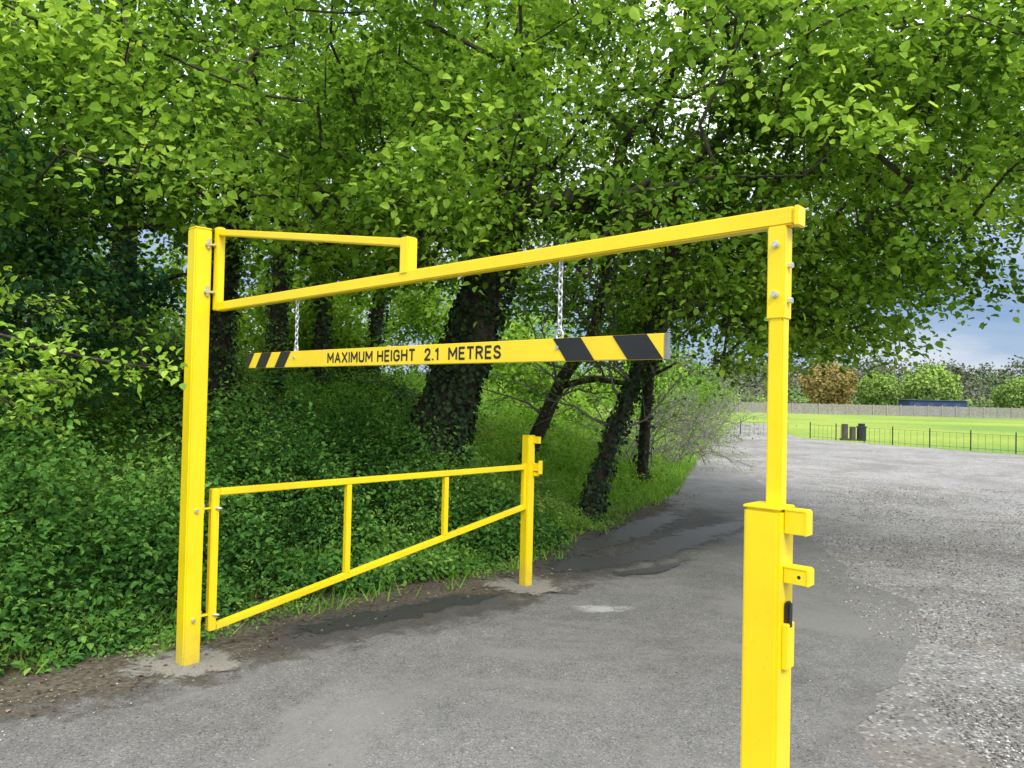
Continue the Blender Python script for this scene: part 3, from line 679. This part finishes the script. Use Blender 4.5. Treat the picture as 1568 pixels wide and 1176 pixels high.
def branch_spray(name,pts,n,ls,mat,sp=.16):
    e=empty(name); o,pl,pr=polytube('branch',pts,[.012]*(len(pts)-1)+[.003],BARK,e,k=6)
    A=[];Bb=[];T=[]
    for i in range(len(pl)):
        for _ in range(3):
            dd=rng.normal(0,1,3)*[1,.8,.35]; dd/=np.linalg.norm(dd); q=pl[i]+dd*sp*rng.uniform(.5,1.6); A.append(pl[i]);Bb.append(q);T.append(q);T.append((q+pl[i])/2)
    tubes('twigs',A,Bb,[.003]*len(A),[.0015]*len(A),BARK,e,k=4)
    T=np.array(T); ci=rng.integers(0,len(T),n); P=T[ci]+rng.normal(0,.035,(n,3)); D=rng.normal(0,.6,(n,3)); D[:,0]+=.5; D[:,2]-=.25; Nn=rng.normal(0,.35,(n,3)); Nn[:,2]+=1
    leaves('foliage',P,D,Nn,ls*rng.uniform(.5,1.2,n),np.clip(rng.normal(.66,.17,n),0,1),mat,e)
branch_spray('overhanging_branch',[(-5.0,5.6,2.45),(-3.6,5.1,2.32),(-2.9,4.95,2.17),(-2.32,4.85,2.09)],420,.062,M_BR,sp=.13)
branch_spray('overhanging_branch',[(-5.2,5.9,2.3),(-4.2,5.4,2.2),(-3.4,5.1,2.05),(-3.0,5.0,1.98)],420,.062,M_BR)
branch_spray('overhanging_branch',[(-6,6.5,3.2),(-4.8,6.2,2.9),(-3.7,6.0,2.6)],300,.065,M_BR,sp=.22)
branch_spray('overhanging_branch',[(-6,7.0,2.3),(-4.8,6.6,2.0),(-4.0,6.3,1.7)],500,.065,M_BR,sp=.25)
branch_spray('overhanging_branch',[(-7,8.0,2.6),(-5.8,7.6,2.2),(-4.6,7.6,1.9)],500,.07,M_MID,sp=.3)
branch_spray('overhanging_branch',[(-6,8.0,2.9),(-4.8,7.8,2.7),(-3.6,7.8,2.5)],420,.07,M_MID,sp=.3)

# ------------------------------------------------------------------ distance
M_FAR=leafmat('distant_foliage',[(0,(.17,.15,.125)),(.25,(.13,.14,.095)),(.55,(.10,.145,.06)),(.8,(.17,.26,.065)),(1,(.26,.37,.08))],trans=0)
M_ORG=leafmat('distant_copper',[(0,(.19,.14,.055)),(1,(.38,.30,.11))],trans=0)
def blob(c,r,n,sz,base,flat=1):
    v=unit(rng.normal(size=(n,3))); rad=rng.random(n)**.25
    w=1+.35*np.array([noise.noise(Vector((a[0]*2+c[0],a[1]*2,a[2]*2))) for a in v])
    P=np.array(c)+v*(rad*w)[:,None]*np.array(r)
    D=rng.normal(size=(n,3)); Nn=v+rng.normal(0,.6,(n,3))
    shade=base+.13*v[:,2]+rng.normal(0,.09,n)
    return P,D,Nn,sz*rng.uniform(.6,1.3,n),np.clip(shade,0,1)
def rtree(name,x,y,R,H,mat,base,n=3800,tr=.35):
    e=empty(name); z=hz(x,y); c=(x,y,z+H-R*.95)
    P,D,Nn,s,r=blob(c,(R,R,R*.95),n,R*.10,base); k=P[:,2]>z+.5
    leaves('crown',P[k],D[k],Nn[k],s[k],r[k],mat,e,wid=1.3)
    polytube('trunk',[(x,y,z-.2),(x,y,z+H*.3),(x,y,z+H*.6)],[tr,tr*.8,tr*.4],BARK,e,k=8)
rtree('round_tree',69.5,165,5.8,12.0,M_ORG,.5)
rtree('round_tree',82,168,4.6,9.2,M_FAR,.85)
rtree('round_tree',92.5,166,6.2,11.0,M_FAR,.95)
rtree('round_tree',116,172,5.2,9.0,M_FAR,.75)
PP=[]
def addb(*a): PP.append(blob(*a))
for i in range(90):
    y=rng.uniform(178,235); x=y*rng.uniform(.25,1.0); R=rng.uniform(1.5,3.6); addb((x,y,hz(x,y)+R*.6),(R*1.5,R,R*rng.uniform(.7,1.0)),150,.7,rng.uniform(.3,.85))
for i in range(170):
    y=rng.uniform(290,460); x=y*rng.uniform(.2,1.0); R=rng.uniform(4,7); z=hz(x,y); addb((x,y,z+R*.75),(R*1.2,R,R*rng.uniform(.8,1.2)),140,1.3,rng.uniform(.0,.6))
for i in range(130):
    y=rng.uniform(480,560); x=y*rng.uniform(.2,1.0); R=rng.uniform(5,9); z=hz(x,y); addb((x,y,z+R*1.0),(R*1.1,R,R*rng.uniform(.9,1.7)),150,1.6,rng.uniform(.0,.4))
Q=[np.concatenate([p[i] for p in PP]) for i in range(5)]
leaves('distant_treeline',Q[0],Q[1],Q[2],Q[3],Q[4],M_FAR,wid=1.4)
PAL=simple('weathered_timber',(.32,.295,.27),.9,var=.2,scale=3,spec=.1)
V=[];F=[]
def addbox(V,F,c,h):
    b=len(V)
    for dx in(-1,1):
        for dy in(-1,1):
            for dz in(-1,1): V.append((c[0]+dx*h[0],c[1]+dy*h[1],c[2]+dz*h[2]))
    for f in ((0,1,3,2),(4,6,7,5),(0,4,5,1),(2,3,7,6),(0,2,6,4),(1,5,7,3)): F.append([b+i for i in f])
for i in range(640):
    x=20+i*.22; y=156-.09*x; addbox(V,F,(x,y,1.05+rng.normal(0,.02)),(.085,.02,1.05))
for i in range(55):
    x=20+i*2.6; y=156-.09*x; addbox(V,F,(x,y-.08,1.12),(.08,.06,1.16))
np_mesh('timber_fence',np.array(V),np.array(F),PAL)
pav=empty('sports_pavilion'); NAVY=simple('navy_cladding',(.015,.04,.14),.5,var=.2); ROOF=simple('grey_roof',(.10,.12,.16),.6,var=.1); WH=simple('window_glass',(.06,.08,.12),.2,var=.05)
I3=(Vector((1,0,0)),Vector((0,1,0)),Zv)
bx('walls',Vector((88.5,158,1.65)),I3,(6.0,2.2,1.65),NAVY,pav,.02); bx('roof',Vector((88.5,158,3.36)),I3,(6.3,2.5,.06),ROOF,pav,.01)
for i in range(4): bx('window_%d'%i,Vector((84.2+i*2.8,155.79,2.4)),I3,(.6,.02,.3),WH,pav,0)
bx('door',Vector((93.8,155.79,1.05)),I3,(.45,.02,1.0),STEEL,pav,0)
RAIL=simple('dark_green_metal',(.04,.055,.045),.5,var=.2)
segs=[((14.2,46.5),(16.2,44.0)),((17.2,43.2),(19.2,37.8)),((19.2,37.8),(22.2,32.0)),((22.2,32.0),(26.6,22.3)),((26.6,22.3),(32.6,8))]
A=[];Bb=[]
for a,b in segs:
    a=np.array(a);b=np.array(b);Ls=np.linalg.norm(b-a); k=max(1,int(Ls/.16))
    for i in range(k+1):
        p=a+(b-a)*i/k; big=(i%12==0); h=.95 if big else .78
        if not big and i%2 and a[1]>33: continue
        A.append((p[0],p[1],0));Bb.append((p[0],p[1],h))
        if big:
            for _ in range(6): A.append((p[0]+.02*(_-3)*.5,p[1],0));Bb.append((p[0]+.02*(_-3)*.5,p[1],.92))
    for z in (.12,.78):
        A.append((a[0],a[1],z));Bb.append((b[0],b[1],z))
tubes('metal_railing',A,Bb,[.007]*len(A),[.007]*len(A),RAIL,k=4)
binm=simple('black_plastic',(.02,.02,.022),.5,var=.2)
lb=empty('litter_bin'); cyl('body',(19.4,41.6,0),(19.4,41.6,.72),.24,binm,lb,20); cyl('lid',(19.4,41.6,.72),(19.4,41.6,.80),.27,binm,lb,20); cyl('hood',(19.4,41.6,.80),(19.4,41.6,.95),.18,binm,lb,20)
DKW=simple('dark_timber',(.10,.085,.07),.9,var=.2,scale=3,spec=.1)
lb=empty('timber_bollard'); bx('post',Vector((18.6,41.9,.45)),I3,(.14,.14,.45),DKW,lb,.03)
bx('base_plinth',Vector((18.6,41.9,.05)),I3,(.2,.2,.05),DKW,lb,.01)
lb=empty('timber_bollard'); bx('post',Vector((18.95,41.7,.38)),I3,(.13,.13,.38),DKW,lb,.03)
bx('base_plinth',Vector((18.95,41.7,.04)),I3,(.19,.19,.04),DKW,lb,.01)

# ------------------------------------------------------------------ sky & sun
w=bpy.data.worlds.new('World'); S.world=w; w.use_nodes=True; nt=w.node_tree; nt.nodes.clear()
out=N(nt,'ShaderNodeOutputWorld'); bg=N(nt,'ShaderNodeBackground'); bg.inputs[1].default_value=.15
sk=N(nt,'ShaderNodeTexSky',sky_type='NISHITA'); sk.sun_disc=False; sk.sun_elevation=math.radians(46); sk.sun_rotation=math.radians(155)
tc=N(nt,'ShaderNodeTexCoord'); mp=N(nt,'ShaderNodeMapping'); mp.inputs['Scale'].default_value=(1,1,3.2); nt.links.new(tc.outputs['Generated'],mp.inputs[0])
t=tex(nt,2.6,6,.55,.3,coord=mp.outputs[0]); 
cl=ramp(nt,[(.36,(1.8,2.8,4.5)),(.5,(2.7,3.6,5.0)),(.62,(5.0,5.4,6.1))],t.outputs[0])
sx=N(nt,'ShaderNodeSeparateXYZ'); nt.links.new(tc.outputs['Generated'],sx.inputs[0])
hi=N(nt,'ShaderNodeMapRange'); nt.links.new(sx.outputs[2],hi.inputs[0]); hi.inputs[1].default_value=.14; hi.inputs[2].default_value=.30; hi.inputs[3].default_value=0; hi.inputs[4].default_value=1
cl2=ramp(nt,[(.36,(4.8,5.9,7.8)),(.46,(8.0,8.5,9.3)),(.6,(10.6,10.8,11.2))],t.outputs[0])
c=mixc(nt,cl.outputs[0],cl2.outputs[0],hi.outputs[0])
lo_=N(nt,'ShaderNodeMapRange'); nt.links.new(sx.outputs[2],lo_.inputs[0]); lo_.inputs[1].default_value=.0; lo_.inputs[2].default_value=.055; lo_.inputs[3].default_value=.75; lo_.inputs[4].default_value=0
c=mixc(nt,c,(5.2,5.8,6.4),lo_.outputs[0])
mr=N(nt,'ShaderNodeMapRange'); nt.links.new(sx.outputs[2],mr.inputs[0]); mr.inputs[1].default_value=.25; mr.inputs[2].default_value=.7; mr.inputs[3].default_value=1.; mr.inputs[4].default_value=2.2
c=mixc(nt,sk.outputs[0],c,.9)
vm=N(nt,'ShaderNodeVectorMath',operation='SCALE'); nt.links.new(c,vm.inputs[0]); nt.links.new(mr.outputs[0],vm.inputs['Scale'])
nt.links.new(vm.outputs[0],bg.inputs[0]); nt.links.new(bg.outputs[0],out.inputs[0])
sl=bpy.data.lights.new('sun','SUN'); sl.energy=2.3; sl.angle=math.radians(14); sl.color=(1,.96,.88)
so=link(bpy.data.objects.new('sun',sl)); el=math.radians(46)
dirv=Vector((-.42*math.cos(el),.907*math.cos(el),-math.sin(el))); so.rotation_euler=dirv.to_track_quat('-Z','Y').to_euler()

# ------------------------------------------------------------------ camera
cd=bpy.data.cameras.new('camera'); cd.lens=26.4; cd.sensor_width=36; cd.clip_end=4000; cd.clip_start=.05
co=link(bpy.data.objects.new('camera',cd))
co.matrix_world=Matrix.Translation((0,0,1.95))@Matrix.Rotation(math.radians(91.05),4,'X')@Matrix.Rotation(math.radians(1.26),4,'Z')
S.camera=co
